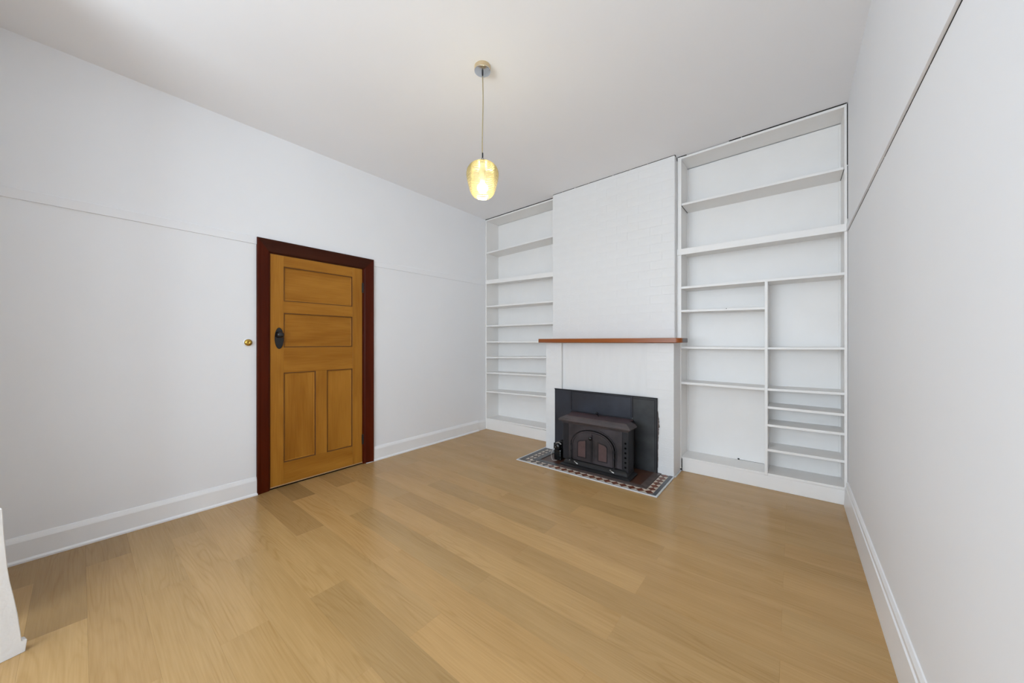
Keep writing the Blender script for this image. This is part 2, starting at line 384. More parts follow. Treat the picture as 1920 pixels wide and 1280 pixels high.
# ---- chimney breast of painted brick
ch = empty('chimney_breast', (-1.57, SB, 0), kind='structure', label='white painted brick chimney breast between the two bookcases')
CXL, CXR, CYF = -2.268, -0.889, 3.600
MTZ = 1.288
core_top = lambda x: CZ(x, 3.6) - 0.004
bm = box(CXL + 0.004, CXR - 0.004, CYF + 0.0014, SB + 0.019, MTZ - 0.05, 2.0)
for v in bm.verts:
    if v.co.z > 1.9: v.co.z = core_top(v.co.x) - 0.006
obj('brick_core', bm, 'brick', ch)
def brick_bm(w, d, h, q):
    b = box(-w / 2, w / 2, 0, d, -h / 2, h / 2, 0.0022 * q, 2)
    return b
H, L_ = 0.0855, 0.2297
brick_meshes = {}
def lay(x0, x1, yf, z0, z1, off, depth=0.10, hh=H, top_fn=None, ends=()):
    r = 0; z = z0
    while z < z1 - 0.02:
        zt = min(z + hh, z1)
        xs = [x0]; x = x0 + (L_ if (r + off) % 2 == 0 else L_ / 2)
        while x < x1 - 0.05: xs.append(x); x += L_
        xs.append(x1)
        for a, b_ in zip(xs[:-1], xs[1:]):
            q = (0.12 if a < -1.75 else 0.45 if a < -1.30 else 1.0) * (0.75 if z < 1.2 else 1) * (0.5 if z > 2.4 else 1)
            w, h_ = b_ - a - 0.0022 * q, zt - z - 0.0022 * q
            key = (round(w, 3), round(h_, 3), depth, q)
            if key not in brick_meshes:
                bb = brick_bm(w, depth, h_, q)
                me = bpy.data.meshes.new('brick'); bb.to_mesh(me); bb.free(); me.materials.append(M['brick']); brick_meshes[key] = me
            o = bpy.data.objects.new('brick', brick_meshes[key]); COL.objects.link(o); o.parent = ch
            # unevenness of the laying: stronger towards the right and the bottom, where the photograph shows it
            k = q
            o.location = Vector(((a + b_) / 2, yf + R_.uniform(-0.0012, 0.0012) * k, (z + zt) / 2)) - ch.location
            o.rotation_euler = (R_.uniform(-1, 1) * 0.010 * k, 0, R_.uniform(-1, 1) * 0.005 * k)
        z = zt; r += 1
lay(CXL, CXR, CYF, MTZ, 3.020, 0)
# lower, deeper part: two brick piers and a rendered panel between them
PYF = 3.445
LXL, LXR = -2.264, -0.857
obj('render_panel', box(-2.062, -1.096, 3.478, SB + 0.019, 0, 1.242, 0.002), 'render', ch)
obj('pier_core', box(LXL + 0.004, -2.056, PYF + 0.0014, SB + 0.019, 0, 1.24), 'brick', ch)
obj('pier_core', box(-1.102, LXR - 0.004, PYF + 0.0014, SB + 0.019, 0, 1.24), 'brick', ch)
lay(LXL, -2.053, PYF, 0.0, 1.242, 0, depth=0.12, hh=0.0887)
lay(-1.106, LXR, PYF, 0.0, 1.242, 0, depth=0.12, hh=0.0887)
# side of the pier is smooth, painted
obj('pier_cheek', box(LXR - 0.006, LXR + 0.0005, PYF + 0.010, SF + 0.01, 0.0, 1.242, 0.0015), 'render', ch)
obj('pier_cheek', box(CXR - 0.004, CXR + 0.002, CYF + 0.008, SF + 0.02, MTZ, 3.02, 0.0015), 'render', ch)
# cracked top of the brickwork against the ceiling: mostly open joint, its shade built as dark strips
bm = bmesh.new()
for a, b_, h in ((-2.266, -2.14, 0.008), (-2.13, -1.98, 0.006), (-1.96, -1.80, 0.004), (-1.79, -1.52, 0.005), (-1.50, -1.33, 0.006), (-1.32, -1.15, 0.010), (-1.14, -0.885, 0.008)):
    z = CZ((a + b_) / 2, 3.6)
    t = box(a, b_, CYF + 0.002, CYF + 0.03, -h, -0.0005)
    for v in t.verts: v.co.z += CZ(v.co.x, v.co.y)
    join(bm, t)
obj('joint_shade', bm, 'shade_dark', ch, kind='stuff')
t = box(CXL, CXR, CYF + 0.001, CYF + 0.1, 0, 1)
for v in t.verts: v.co.z = 3.016 if v.co.z < 0.5 else CZ(v.co.x, v.co.y) - 0.006
obj('top_course', t, 'brick', ch)

# ================================================================= DOOR
door = empty('door_1', (LX(1.41), 1.41, 0), kind='structure', label='honey pine four-panel door in a dark red timber frame')
fr_ = empty('door_frame', (LX(1.41), 1.41, 0), parent=door)
def arch_prof(w):  # architrave section: (across from outer edge, proud)
    return [(0, 0), (0, 0.022), (0.012, 0.024), (w * 0.30, 0.019), (w * 0.72, 0.014), (w - 0.012, 0.012), (w - 0.004, 0.006), (w, 0.0), ]
def jamb(y_out, y_in, z_out, z_in, name='architrave'):
    w = abs(y_in - y_out); s = 1 if y_in > y_out else -1
    b = bmesh.new(); pr = arch_prof(w); A_ = []; B_ = []
    for a, n in pr:
        yy = y_out + s * a; zt = z_out + (z_in - z_out) * a / w
        A_.append(b.verts.new((n, yy, 0.001))); B_.append(b.verts.new((n, yy, zt)))
    k = len(pr)
    b.faces.new(A_); b.faces.new(B_[::-1])
    for i in range(k): b.faces.new((A_[i], B_[i], B_[(i + 1) % k], A_[(i + 1) % k]))
    bmesh.ops.recalc_face_normals(b, faces=b.faces)
    return obj(name, lw(b), 'mahog', fr_)
jamb(0.908, 1.002, 2.110, 1.998)
jamb(1.932, 1.832, 2.110, 1.998)
b = bmesh.new(); pr = arch_prof(0.112); A_ = []; B_ = []
for a, n in pr:
    A_.append(b.verts.new((n, 0.908 + a * 0.094 / 0.112, 2.110 - a))); B_.append(b.verts.new((n, 1.932 - a * 0.100 / 0.112, 2.110 - a)))
b.faces.new(A_); b.faces.new(B_[::-1])
for i in range(len(pr)): b.faces.new((A_[i], B_[i], B_[(i + 1) % len(pr)], A_[(i + 1) % len(pr)]))
bmesh.ops.recalc_face_normals(b, faces=b.faces)
obj('architrave_head', lw(b), 'mahog_h', fr_)
obj('jamb_lining', lw(box(-0.17, 0.004, 1.0, 1.004, 0.001, 2.0)), 'mahog', fr_)
obj('jamb_lining', lw(box(-0.17, 0.005, 1.819, 1.833, 0.001, 2.0)), 'mahog', fr_)
obj('jamb_lining', lw(box(-0.17, 0.002, 1.004, 1.819, 1.998, 2.001)), 'mahog_h', fr_)
obj('frame_foot', lw(box(0.0, 0.026, 1.850, 1.926, 0.0005, 0.006, 0.001)), 'edging', fr_)
leaf = empty('door_leaf', (LX(1.41), 1.41, 0), parent=door)
n0, n1 = -0.035, -0.003
def dpart(name, y0, y1, z0, z1, mat='door', a=n0, b_=n1, bev=0.0015): return obj(name, lw(box(a, b_, y0, y1, z0, z1, bev)), mat, leaf)
dpart('stile', 1.0055, 1.108, 0.022, 1.996); dpart('stile', 1.717, 1.8175, 0.022, 1.996)
dpart('door_rail', 1.108, 1.717, 1.903, 1.996, 'door_h'); dpart('door_rail', 1.108, 1.717, 1.502, 1.604, 'door_h')
dpart('door_rail', 1.108, 1.717, 0.984, 1.203, 'door_h'); dpart('door_rail', 1.108, 1.717, 0.022, 0.205, 'door_h')
dpart('muntin', 1.371, 1.469, 0.205, 0.984)
for (a, b_, c, d, mt) in ((1.108, 1.717, 1.604, 1.903, 'door_h'), (1.108, 1.717, 1.203, 1.502, 'door_h'), (1.108, 1.371, 0.205, 0.984, 'door'), (1.469, 1.717, 0.205, 0.984, 'door')):
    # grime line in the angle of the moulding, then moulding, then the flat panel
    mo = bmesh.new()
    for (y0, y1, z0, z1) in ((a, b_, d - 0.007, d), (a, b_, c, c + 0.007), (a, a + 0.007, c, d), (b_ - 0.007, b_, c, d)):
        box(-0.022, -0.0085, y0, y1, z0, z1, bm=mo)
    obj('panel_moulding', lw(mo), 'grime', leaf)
    mo = bmesh.new()
    for (y0, y1, z0, z1) in ((a + .006, b_ - .006, d - 0.015, d - .006), (a + .006, b_ - .006, c + .006, c + 0.015), (a + .006, a + 0.015, c + .015, d - .015), (b_ - 0.015, b_ - .006, c + .015, d - .015)):
        box(-0.022, -0.0125, y0, y1, z0, z1, 0.003, bm=mo)
    obj('panel_bead', lw(mo), mt, leaf)
    dpart('panel', a + 0.013, b_ - 0.013, c + 0.013, d - 0.013, mt, -0.025, -0.0155, 0.001)
obj('gap_shade', lw(box(-0.03, -0.010, 1.005, 1.818, 0.0005, 0.020)), 'void', leaf)  # solid black box painting the shade under the door
obj('door_sill_strip', lw(box(-0.02, 0.000, 1.003, 1.820, 0.013, 0.021, 0.001)), 'sill', leaf)
for z0 in (1.755, 0.205):
    hb = lw(box(-0.004, 0.003, 1.812, 1.828, z0, z0 + 0.10, 0.001)); k = tube([(0.006 + LX(1.82), 1.8205, z0), (0.006 + LX(1.82), 1.8205, z0 + 0.10)], 0.006, 8); join(hb, k)
    obj('hinge', hb, 'iron_base', leaf)
ky, kz = 1.072, 1.282
b = bmesh.new()
ring = [(0.034 * math.cos(2 * math.pi * k / 32), 0.091 * math.sin(2 * math.pi * k / 32)) for k in range(32)]
pl = prism([(ky + a, kz + c) for a, c in ring], -0.003, 0.005, 'yz', 0.0015)
lock = obj('knob_plate', lw(pl), 'black', leaf)
kn = lathe((LX(ky), ky, kz + 0.030), [(0.0, 0.0), (0.014, 0.0), (0.012, 0.008), (0.012, 0.014), (0.022, 0.018), (0.027, 0.026), (0.027, 0.034), (0.021, 0.042), (0.010, 0.046), (0.0, 0.047)], 28, 'x')
obj('door_knob', kn, 'black', leaf, smooth=True)

# brass button on the wall left of the door
bx = LX(0.851)
sw = empty('wall_switch', (bx, 0.851, 1.246), label='small round brass knob switch on the white wall left of the door frame', cat='switch')
obj('back_plate', lathe((bx, 0.851, 1.246), [(0.0, 0.0), (0.033, 0.0), (0.033, 0.003), (0.030, 0.008), (0.0, 0.010)], 32, 'x'), 'gloss', sw, smooth=True)
obj('brass_dome', lathe((bx, 0.851, 1.246), [(0.026, 0.008), (0.027, 0.013), (0.024, 0.019), (0.016, 0.024), (0.007, 0.026), (0.006, 0.023), (0.0, 0.023)], 32, 'x'), 'brass', sw, smooth=True)

# ================================================================= BOOKCASES
def board(name, x0, x1, y0, y1, zL, zR, th, parent, mat='shelf', bev=0.0012, xa=None, xb=None):
    """board whose top front edge is zL at x0 (or xa) and zR at x1 (or xb)"""
    bm = box(x0, x1, y0, y1, -th, 0, bev)
    shear_z(bm, x0 if xa is None else xa, zL, x1 if xb is None else xb, zR)
    return obj(name, bm, mat, parent)
lb = empty('bookcase', ((-3.45 + CXL) / 2, SF, 0), cat='bookcase',
           label='narrow white built-in bookcase in the corner left of the chimney breast')
l0, l1 = LX(SF) + 0.002, CXL - 0.002
def side(name, x0, x1, y0, y1, par, gap=0.010):
    bm = box(x0, x1, y0, y1, 0.001, 1, 0.0)
    for v in bm.verts:
        if v.co.z > 0.5: v.co.z = CZ(v.co.x, v.co.y) - gap
    bevel(bm, 0.0012)
    return obj(name, bm, 'shelf', par)
side('side_panel', l0, l0 + 0.022, SF, SB, lb)
side('side_panel', l1 - 0.02, l1, SF, SB, lb)
bm = box(l0, l1, SB, SB + 0.018, 0.10, 1)
for v in bm.verts:
    if v.co.z > 0.5: v.co.z = CZ(v.co.x, v.co.y) - 0.03
obj('back_panel', bm, 'shelf', lb)
bm = box(l0 + 0.022, l1 - 0.02, SF + 0.001, SB, 0, 0.018, 0.001)
for v in bm.verts: v.co.z += CZ(v.co.x, v.co.y) - 0.028
obj('top_board', bm, 'shelf', lb)
bm = box(l0 + 0.001, l1, SF + 0.0015, SF + 0.05, -0.0102, -0.0005)
for v in bm.verts: v.co.z += CZ(v.co.x, v.co.y)
obj('joint_shade', bm, 'shade_dark', lb)  # dark strip painting the shade between bookcase and ceiling
for zl, zr in ((2.537, 2.570), (1.768, 1.762), (1.489, 1.490), (1.262, 1.262), (1.036, 1.070), (0.816, 0.840), (0.547, 0.576), (0.158, 0.166)):
    board('shelf', l0 + 0.022, l1 - 0.02, SF + 0.002, SB, zl, zr, 0.02, lb)
board('shelf', l0 + 0.022, l1 - 0.02, SF + 0.004, SB, 2.125, 2.105, 0.02, lb)
bm = box(l0, l1 - 0.001, SF - 0.006, SF + 0.003, 2.080, 2.135, 0.001); shear_z(bm, l0, 0.001, l1, -0.022)
obj('face_rail', bm, 'shelf', lb)
obj('plinth', box(l0, l1, SF + 0.003, SF + 0.022, 0.001, 0.140, 0.001), 'shelf', lb)

rb = empty('bookcase', ((CXR + RX) / 2, SF, 0), cat='bookcase',
           label='wide white built-in bookcase between the chimney breast and the right wall')
r0, r1 = CXR + 0.004, RX - 0.002
u0, u1 = -0.879, 0.305
side('side_panel', u0, -0.846, SF, SB, rb, 0.007)
side('side_panel', u1, r1, SF, SB, rb, 0.007)
bm = box(r0, r1, SB, SB + 0.018, 0.10, 1)
for v in bm.verts:
    if v.co.z > 0.5: v.co.z = CZ(v.co.x, v.co.y) - 0.034
obj('back_panel', bm, 'shelf', rb)
bm = box(-0.846, u1, SF + 0.001, SB, 0, 0.020, 0.001)
for v in bm.verts: v.co.z += CZ(v.co.x, v.co.y) - 0.028
obj('top_board', bm, 'shelf', rb)
bm = bmesh.new()
for a, b_, h in ((-0.875, -0.80, 0.006), (-0.45, -0.36, 0.003), (-0.35, 0.318, 0.0085)):
    t = box(a, b_, SF - 0.001, SF + 0.03, -h, -0.0005)
    for v in t.verts: v.co.z += CZ(v.co.x, v.co.y)
    join(bm, t)
box(RX - 0.006, RX - 0.0005, SF - 0.0015, SF + 0.01, 2.60, 3.065, bm=bm); box(RX - 0.004, RX - 0.0005, SF - 0.0015, SF + 0.01, 2.19, 2.59, bm=bm)
box(RX - 0.016, RX - 0.012, SF - 0.0006, SF + 0.01, 0.040, 0.100, bm=bm)
box(-0.8425, -0.8385, SF - 0.001, SF + 0.01, 0.03, 0.125, bm=bm)
box(-0.855, -0.838, SF - 0.004, SF + 0.005, 0.001, 0.022, bm=bm)
obj('joint_shade', bm, 'shade_dark', rb, kind='stuff')  # dark slivers standing for the shade in the gaps around the bookcase
obj('cover_strip', box(-0.8865, -0.8795, SF + 0.001, SF + 0.02, 0.02, 2.094, 0.0008), 'shelf', rb)
obj('cover_strip', box(-0.8865, -0.8815, SF + 0.004, SF + 0.02, 2.152, 3.02, 0.0008), 'shelf', rb)
ia, ib = -0.846, u1
dv0, dv1 = -0.189, -0.168
board('shelf', ia + 0.003, ib - 0.003, SF + 0.002, SB, 2.595, 2.591, 0.019, rb)
bm = bmesh.new()
box(ia + 0.0002, ia + 0.003, SF + 0.006, SB - 0.001, 2.573, 2.577, bm=bm); box(ib - 0.003, ib - 0.0002, SF + 0.006, SB - 0.001, 2.572, 2.576, bm=bm)
obj('joint_shade', bm, 'shade_dark', rb, kind='stuff')  # shade at the shelf ends, built as thin dark boxes
board('shelf', ia, ib, SF + 0.004, SB, 2.140, 2.138, 0.02, rb)
obj('face_rail', box(r0, r1, SF - 0.010, SF + 0.003, 2.094, 2.152, 0.0015), 'shelf', rb)
board('shelf', ia, ib, SF + 0.001, SB, 1.787, 1.784, 0.021, rb)
obj('divider', box(dv0, dv1, SF - 0.002, SB, 0.118, 1.764, 0.0012), 'shelf', rb)
board('shelf', ia, dv0, SF + 0.002, SB, 1.561, 1.549, 0.020, rb)
board('shelf', ia, dv0, SF + 0.002, SB, 1.206, 1.204, 0.020, rb)
board('shelf', dv1, ib, SF + 0.002, SB, 1.205, 1.209, 0.018, rb)
board('shelf', ia, dv0, SF + 0.002, SB, 0.864, 0.858, 0.022, rb)
for za, zb in ((0.856, 0.863), (0.704, 0.702), (0.552, 0.554), (0.342, 0.344)):
    board('shelf', dv1, ib, SF + 0.002, SB, za, zb, 0.020, rb)
# thin bearers where the back of the shelves meets the sides
for (a, b_) in ((ia, ia + 0.012), (ib - 0.012, ib)):
    obj('corner_batten', box(a, b_, SB - 0.012, SB, 0.14, 3.02, 0.001), 'shelf', rb)
board('shelf', ia, dv0, SF + 0.002, SB, 0.135, 0.135, 0.020, rb); board('shelf', dv1, ib, SF + 0.002, SB, 0.135, 0.137, 0.020, rb)
obj('plinth', box(-0.838, RX - 0.014, SF + 0.004, SF + 0.022, 0.001, 0.115, 0.001), 'shelf', rb)
bm = bmesh.new()
box(-0.400, -0.205, SB - 0.0015, SB + 0.001, 0.135, 0.137, bm=bm); box(-0.41, -0.395, SB - 0.006, SB + 0.001, 0.135, 0.146, bm=bm)
obj('joint_shade', bm, 'shade_dark', rb)  # dark sliver for the shade where the back panel lifts
for (a, z) in ((-0.47, 1.553),):
    obj('screw_hole_shade', lathe((a, SF + 0.001, z), [(0.0, 0.0), (0.0035, 0.0), (0.0035, 0.002), (0, 0.002)], 10, 'y'), 'shade_dark', rb)

# ================================================================= MANTELPIECE
mt_ = empty('mantelpiece', (-1.5, 3.45, 1.243), cat='mantel', label='varnished red-brown timber mantel shelf on the white chimney breast above the stove')
mx0, mx1, my = -2.315, -0.775, 3.355
poly = [(mx0, 3.598), (mx0, my + 0.006), (mx0 + 0.006, my)]
for k in range(7):
    a = -math.pi / 2 + k * (math.pi / 2) / 6; poly.append((mx1 - 0.055 + 0.055 * math.cos(a), my + 0.055 + 0.055 * math.sin(a)))
poly += [(mx1, 3.598)]
bm = prism(poly, 1.2435, 1.2865, 'xy', 0.003)
smooth_by_angle(obj('shelf_board', bm, 'mantel', mt_), 30)
# end of the board is bare, weathered grey
obj('board_end', box(mx1 - 0.001, mx1 + 0.0015, my + 0.06, 3.596, 1.246, 1.284, 0.0005), 't_brown', mt_, label='weathered grey end of the shelf')

# ================================================================= HEARTH
he = empty('hearth', (-1.57, 3.17, 0), cat='hearth', label='tiled floor hearth with a terracotta diamond border and white edging under the stove')
hx0, hx1, hy0, hy1 = -2.285, -0.849, 2.905, PYF
obj('hearth_bed', box(hx0 + 0.004, hx1 - 0.004, hy0 + 0.004, hy1 + 0.09, 0.0002, 0.0045), 'grout', he)
e = 0.015
for (a, b_, c, d) in ((hx0, hx1, hy0, hy0 + e), (hx0, hx0 + e, hy0 + e, hy1 + 0.07), (hx1 - e, hx1, hy0 + e, hy1)):
    obj('edging_strip', box(a, b_, c, d, 0.0, 0.009, 0.002), 'edging', he)
obj('edging_strip', box(LXR + 0.001, LXR + 0.016, PYF, 3.668, 0.0, 0.010, 0.002), 'edging', he)
T0, T1 = 0.003, 0.0075
def tile(name, poly, mat, z1=T1): return obj(name, prism(poly, T0, z1, 'xy', 0.0), mat, he)
g = 0.0012
tile('border_tile', [(hx1 - e - g, hy0 + e + 0.009), (hx1 - e - g, hy1), (hx1 - e - 0.030, hy1), (hx1 - e - 0.030, hy0 + e + 0.009)], 't_grey')
tile('border_tile', [(hx0 + e + g, hy0 + e + 0.009), (hx0 + e + g, hy1 - 0.004), (hx0 + e + 0.022, hy1 - 0.004), (hx0 + e + 0.022, hy0 + e + 0.009)], 't_grey')
tile('border_tile', [(hx0 + e + 0.025, hy0 + e + 0.009), (hx0 + e + 0.025, hy1 - 0.004), (hx0 + e + 0.054, hy1 - 0.004), (hx0 + e + 0.054, hy0 + e + 0.009)], 't_grey')
tile('border_tile', [(hx0 + e + g, hy0 + e + g), (hx1 - e - g, hy0 + e + g), (hx1 - e - g, hy0 + e + 0.008), (hx0 + e + g, hy0 + e + 0.008)], 't_grey')
# diamond band: centres at pitch P, half-width hw
Pp, hw = 0.0735, 0.0345
cyF = 2.966; cxR = -0.930; cxL = cxR - Pp * 17
def diamond(cx, cy, ax, mat):
    s = 0.93; h = Pp / 2
    pts = [(cx - h * s, cy), (cx, cy - hw * s), (cx + h * s, cy), (cx, cy + hw * s)] if ax == 'x' else [(cx, cy - h * s), (cx + hw * s, cy), (cx, cy + h * s), (cx - hw * s, cy)]
    tile('diamond_tile', pts, mat)
def tri(cx, cy, ax, sgn, mat='t_cream'):
    """triangle between two diamonds, its base on the band edge"""
    h = Pp / 2 * 0.84; s = 0.90; base = hw * 0.98
    if ax == 'x': pts = [(cx - h, cy + sgn * base), (cx + h, cy + sgn * base), (cx, cy + sgn * hw * (1 - s))]
    else: pts = [(cx + sgn * base, cy - h), (cx + sgn * base, cy + h), (cx + sgn * hw * (1 - s), cy)]
    if (sgn < 0) == (ax == 'x'): pass
    tile('triangle_tile', pts, mat)
for k in range(18):
    cx = cxR - Pp * k
    sooty = cx < -1.95
    diamond(cx, cyF, 'x', 't_red' if not sooty else 't_brown')
    if k < 17:
        if 0 < k < 16: tri(cx - Pp / 2, cyF, 'x', 1, 't_cream')
        tri(cx - Pp / 2, cyF, 'x', -1, 't_cream')
for cx, mt2 in ((cxR, 't_red'), (cxL, 't_brown')):
    for k in range(1, 7):
        diamond(cx, cyF + Pp * k, 'y', mt2)
    for k in range(0, 6):
        inner = -1 if cx == cxR else 1
        tri(cx, cyF + Pp * (k + 0.5), 'y', -inner)
        if k > 0: tri(cx, cyF + Pp * (k + 0.5), 'y', inner)
    m_ = -1 if cx == cxR else 1; h = Pp / 2 + 0.003; g2 = 0.004
    tile('corner_tile', [(cx + m_ * h, cyF + 0.001), (cx + m_ * 0.001, cyF + h), (cx + m_ * (hw - 0.001), cyF + Pp - g2), (cx + m_ * (hw - 0.001), cyF + hw - 0.001), (cx + m_ * (Pp - g2), cyF + hw - 0.001)], 't_cream')
# inner border
ix0, ix1, iy0 = cxL + 0.037, cxR - 0.037, cyF + 0.037
iw = 0.062
tile('inner_border_tile', [(ix1, iy0), (ix1, hy1 - 0.002), (ix1 - iw, hy1 - 0.002), (ix1 - iw, iy0 + iw)], 't_brown', 0.012)
tile('inner_border_tile', [(ix0, iy0), (ix0, hy1 - 0.002), (ix0 + iw, hy1 - 0.002), (ix0 + iw, iy0 + iw)], 't_grey', 0.012)
for j in range(4):
    xa = ix0 + (ix1 - ix0) * j / 4; xb = ix0 + (ix1 - ix0) * (j + 1) / 4
    tile('inner_border_tile', [(xa + .001, iy0), (xb - .001, iy0), (xb - .001 - (iw if j == 3 else 0), iy0 + iw * 0.8), (xa + .001 + (iw if j == 0 else 0), iy0 + iw * 0.8)], 't_brown' if j else 't_grey', 0.012)
for j in range(5):
    xa = ix0 + iw + (ix1 - ix0 - 2 * iw) * j / 5; xb = ix0 + iw + (ix1 - ix0 - 2 * iw) * (j + 1) / 5
    tile('quarry_tile', [(xa + .001, iy0 + iw * .8 + .001), (xb - .001, iy0 + iw * .8 + .001), (xb - .001, hy1 - .002), (xa + .001, hy1 - .002)], 't_inner', 0.006)

# ================================================================= SURROUND OF SHEET METAL
su = empty('stove_surround', (-1.57, 3.43, 0.0), cat='fire surround', label='flat dark sheet steel panels closing the fireplace behind the stove')
sy0, sy1 = 3.428, 3.444
def spanel(x0, x1, z0, z1, mat):
    obj('panel', box(x0 + 0.001, x1 - 0.001, sy0 + 0.003, sy1, z0, z1, 0.001), mat, su)
spanel(-2.135, -1.918, 0.010, 0.718, 'sheet'); spanel(-1.918, -1.237, 0.480, 0.718, 'sheet'); spanel(-1.237, -1.000, 0.010, 0.718, 'sheet_r')
obj('panel', box(-1.918, -1.237, sy0 + 0.006, sy1, 0.010, 0.480), 'void', su, label='black box standing in for the shade behind the stove')
def strip(x0, x1, z0, z1): obj('trim_strip', box(x0, x1, sy0 - 0.003, sy0 + 0.004, z0, z1, 0.0015), 'iron', su)
strip(-2.136, -0.999, 0.709, 0.720); strip(-0.011 - 1.0, -0.999, 0.01, 0.709)
strip(-1.924, -1.914, 0.50, 0.709); strip(-1.2415, -1.2305, 0.49, 0.709); strip(-1.914, -1.2415, 0.488, 0.494)
bm = bmesh.new()
for (x0, x1, z0, z1) in ((-1.908, -1.250, 0.698, 0.7005), (-1.2525, -1.250, 0.505, 0.699), (-1.225, -1.022, 0.692, 0.6945), (-1.0245, -1.022, 0.03, 0.692)):
    box(x0, x1, sy0 + 0.0015, sy0 + 0.004, z0, z1, bm=bm)
obj('pressed_line_shade', bm, 'void', su, kind='stuff')
obj('rivet', lathe((-1.236, sy0 - 0.004, 0.497), [(0, 0), (0.003, 0.001), (0.004, 0.003), (0.004, 0.005)], 10, 'y'), 'chrome', su)
# ragged scar of old putty down the right edge
rr = random.Random(4); pts = []; z = 0.06
while z < 0.60:
    k = math.exp(-((z - 0.45) / 0.09) ** 2)
    pts.append((-1.000 + 0.002 + k * 0.006 + rr.uniform(0, 0.003 + k * 0.008), z)); z += 0.012
bm = prism([(-1.003, 0.06)] + pts + [(-1.003, 0.60)], sy0 + 0.004, sy1 + 0.0005)
obj('putty_scar', bm, 't_brown', su)

# ================================================================= STOVE
st = empty('wood_stove', (-1.51, 3.20, 0.0), cat='stove', label='black and brown cast iron stove insert with arched double doors on the tiled hearth')
sx0, sx1, sF, sBk = -1.842, -1.160, 3.120, 3.255
obj('body', box(sx0, sx1, sF, sBk, 0.060, 0.455, 0.003), 'iron', st)
obj('firebox', box(-1.80, -1.21, sBk - 0.002, 3.427, 0.045, 0.470, 0.002), 'iron_base', st)
def moulding(pr, name, mat, x0=sx0, x1=sx1):
    """base or cornice moulding run round front and sides: pr = (outset, z) outline from back upward"""
    b = bmesh.new(); loops = []
    for o_, z in pr:
        loops.append([b.verts.new(p) for p in ((x0 - o_, sBk + 0.01, z), (x0 - o_, sF - o_, z), (x1 + o_, sF - o_, z), (x1 + o_, sBk + 0.01, z))])
    for i in range(len(loops) - 1):
        for k in range(3): b.faces.new((loops[i][k], loops[i][k + 1], loops[i + 1][k + 1], loops[i + 1][k]))
        b.faces.new((loops[i][3], loops[i][0], loops[i + 1][0], loops[i + 1][3]))
    b.faces.new(loops[0]); b.faces.new(loops[-1][::-1])
    bmesh.ops.recalc_face_normals(b, faces=b.faces)
    return obj(name, b, mat, st)
moulding([(0.045, 0.0068), (0.060, 0.010), (0.060, 0.022), (0.046, 0.030), (0.030, 0.034), (0.028, 0.052), (0.016, 0.064), (0.016, 0.072), (0.004, 0.078), (0.0, 0.082)], 'base_moulding', 'iron_base', sx0 + 0.058, sx1 - 0.030)
moulding([(0.004, 0.425), (0.012, 0.440), (0.026, 0.446), (0.034, 0.452), (0.036, 0.462), (0.026, 0.472), (0.022, 0.478), (-0.008, 0.493), (-0.014, 0.496)], 'top_plate', 'iron_top', sx0, sx1 - 0.010)
obj('top_face', box(sx0 + 0.016, sx1 - 0.028, sF + 0.016, sBk + 0.01, 0.490, 0.4985, 0.002), 'iron_brown', st)
obj('top_plate_back', prism([(-1.855, sBk), (-1.885, 3.34), (-1.900, 3.426), (-1.225, 3.426), (-1.225, 3.30), (-1.19, sBk)], 0.474, 0.484, 'xy', 0.002), 'iron_brown', st)
# front: sunk field with a raised rim, arch and pair of doors
fx = -1.512
rim = bmesh.new()
for (x0, x1, z0, z1) in ((-1.785, -1.212, 0.424, 0.432), (-1.785, -1.777, 0.083, 0.424), (-1.220, -1.212, 0.083, 0.424)):
    box(x0, x1, sF - 0.004, sF + 0.001, z0, z1, 0.0015, bm=rim)
obj('field_rim', rim, 'iron', st)
obj('front_field', box(-1.776, -1.221, sF - 0.0022, sF + 0.001, 0.083, 0.423, 0.001), 'iron_mid', st)
def arch(cx, a, spring, rise, z0, n=28, p=2.15):
    pts = [(cx - a, z0)]
    for k in range(n + 1):
        t = math.pi * (1 - k / n); c, s = math.cos(t), math.sin(t)
        pts.append((cx + a * math.copysign(abs(c) ** (2 / p), c), spring + rise * abs(s) ** (2 / p)))
    pts.append((cx + a, z0)); return pts
o_ = arch(fx, 0.243, 0.215, 0.190, 0.085); i_ = arch(fx, 0.235, 0.215, 0.182, 0.085)
obj('arch_moulding', band(o_, i_, sF - 0.013, sF), 'iron_mid', st)
o_ = arch(fx, 0.222, 0.215, 0.170, 0.085); i_ = arch(fx, 0.210, 0.215, 0.158, 0.085)
obj('arch_moulding', band(o_, i_, sF - 0.016, sF), 'iron_mid', st)
o_ = arch(fx, 0.2285, 0.215, 0.1775, 0.085); i_ = arch(fx, 0.2225, 0.215, 0.1705, 0.085)
obj('arch_groove_shade', band(o_, i_, sF - 0.004, sF), 'void', st)
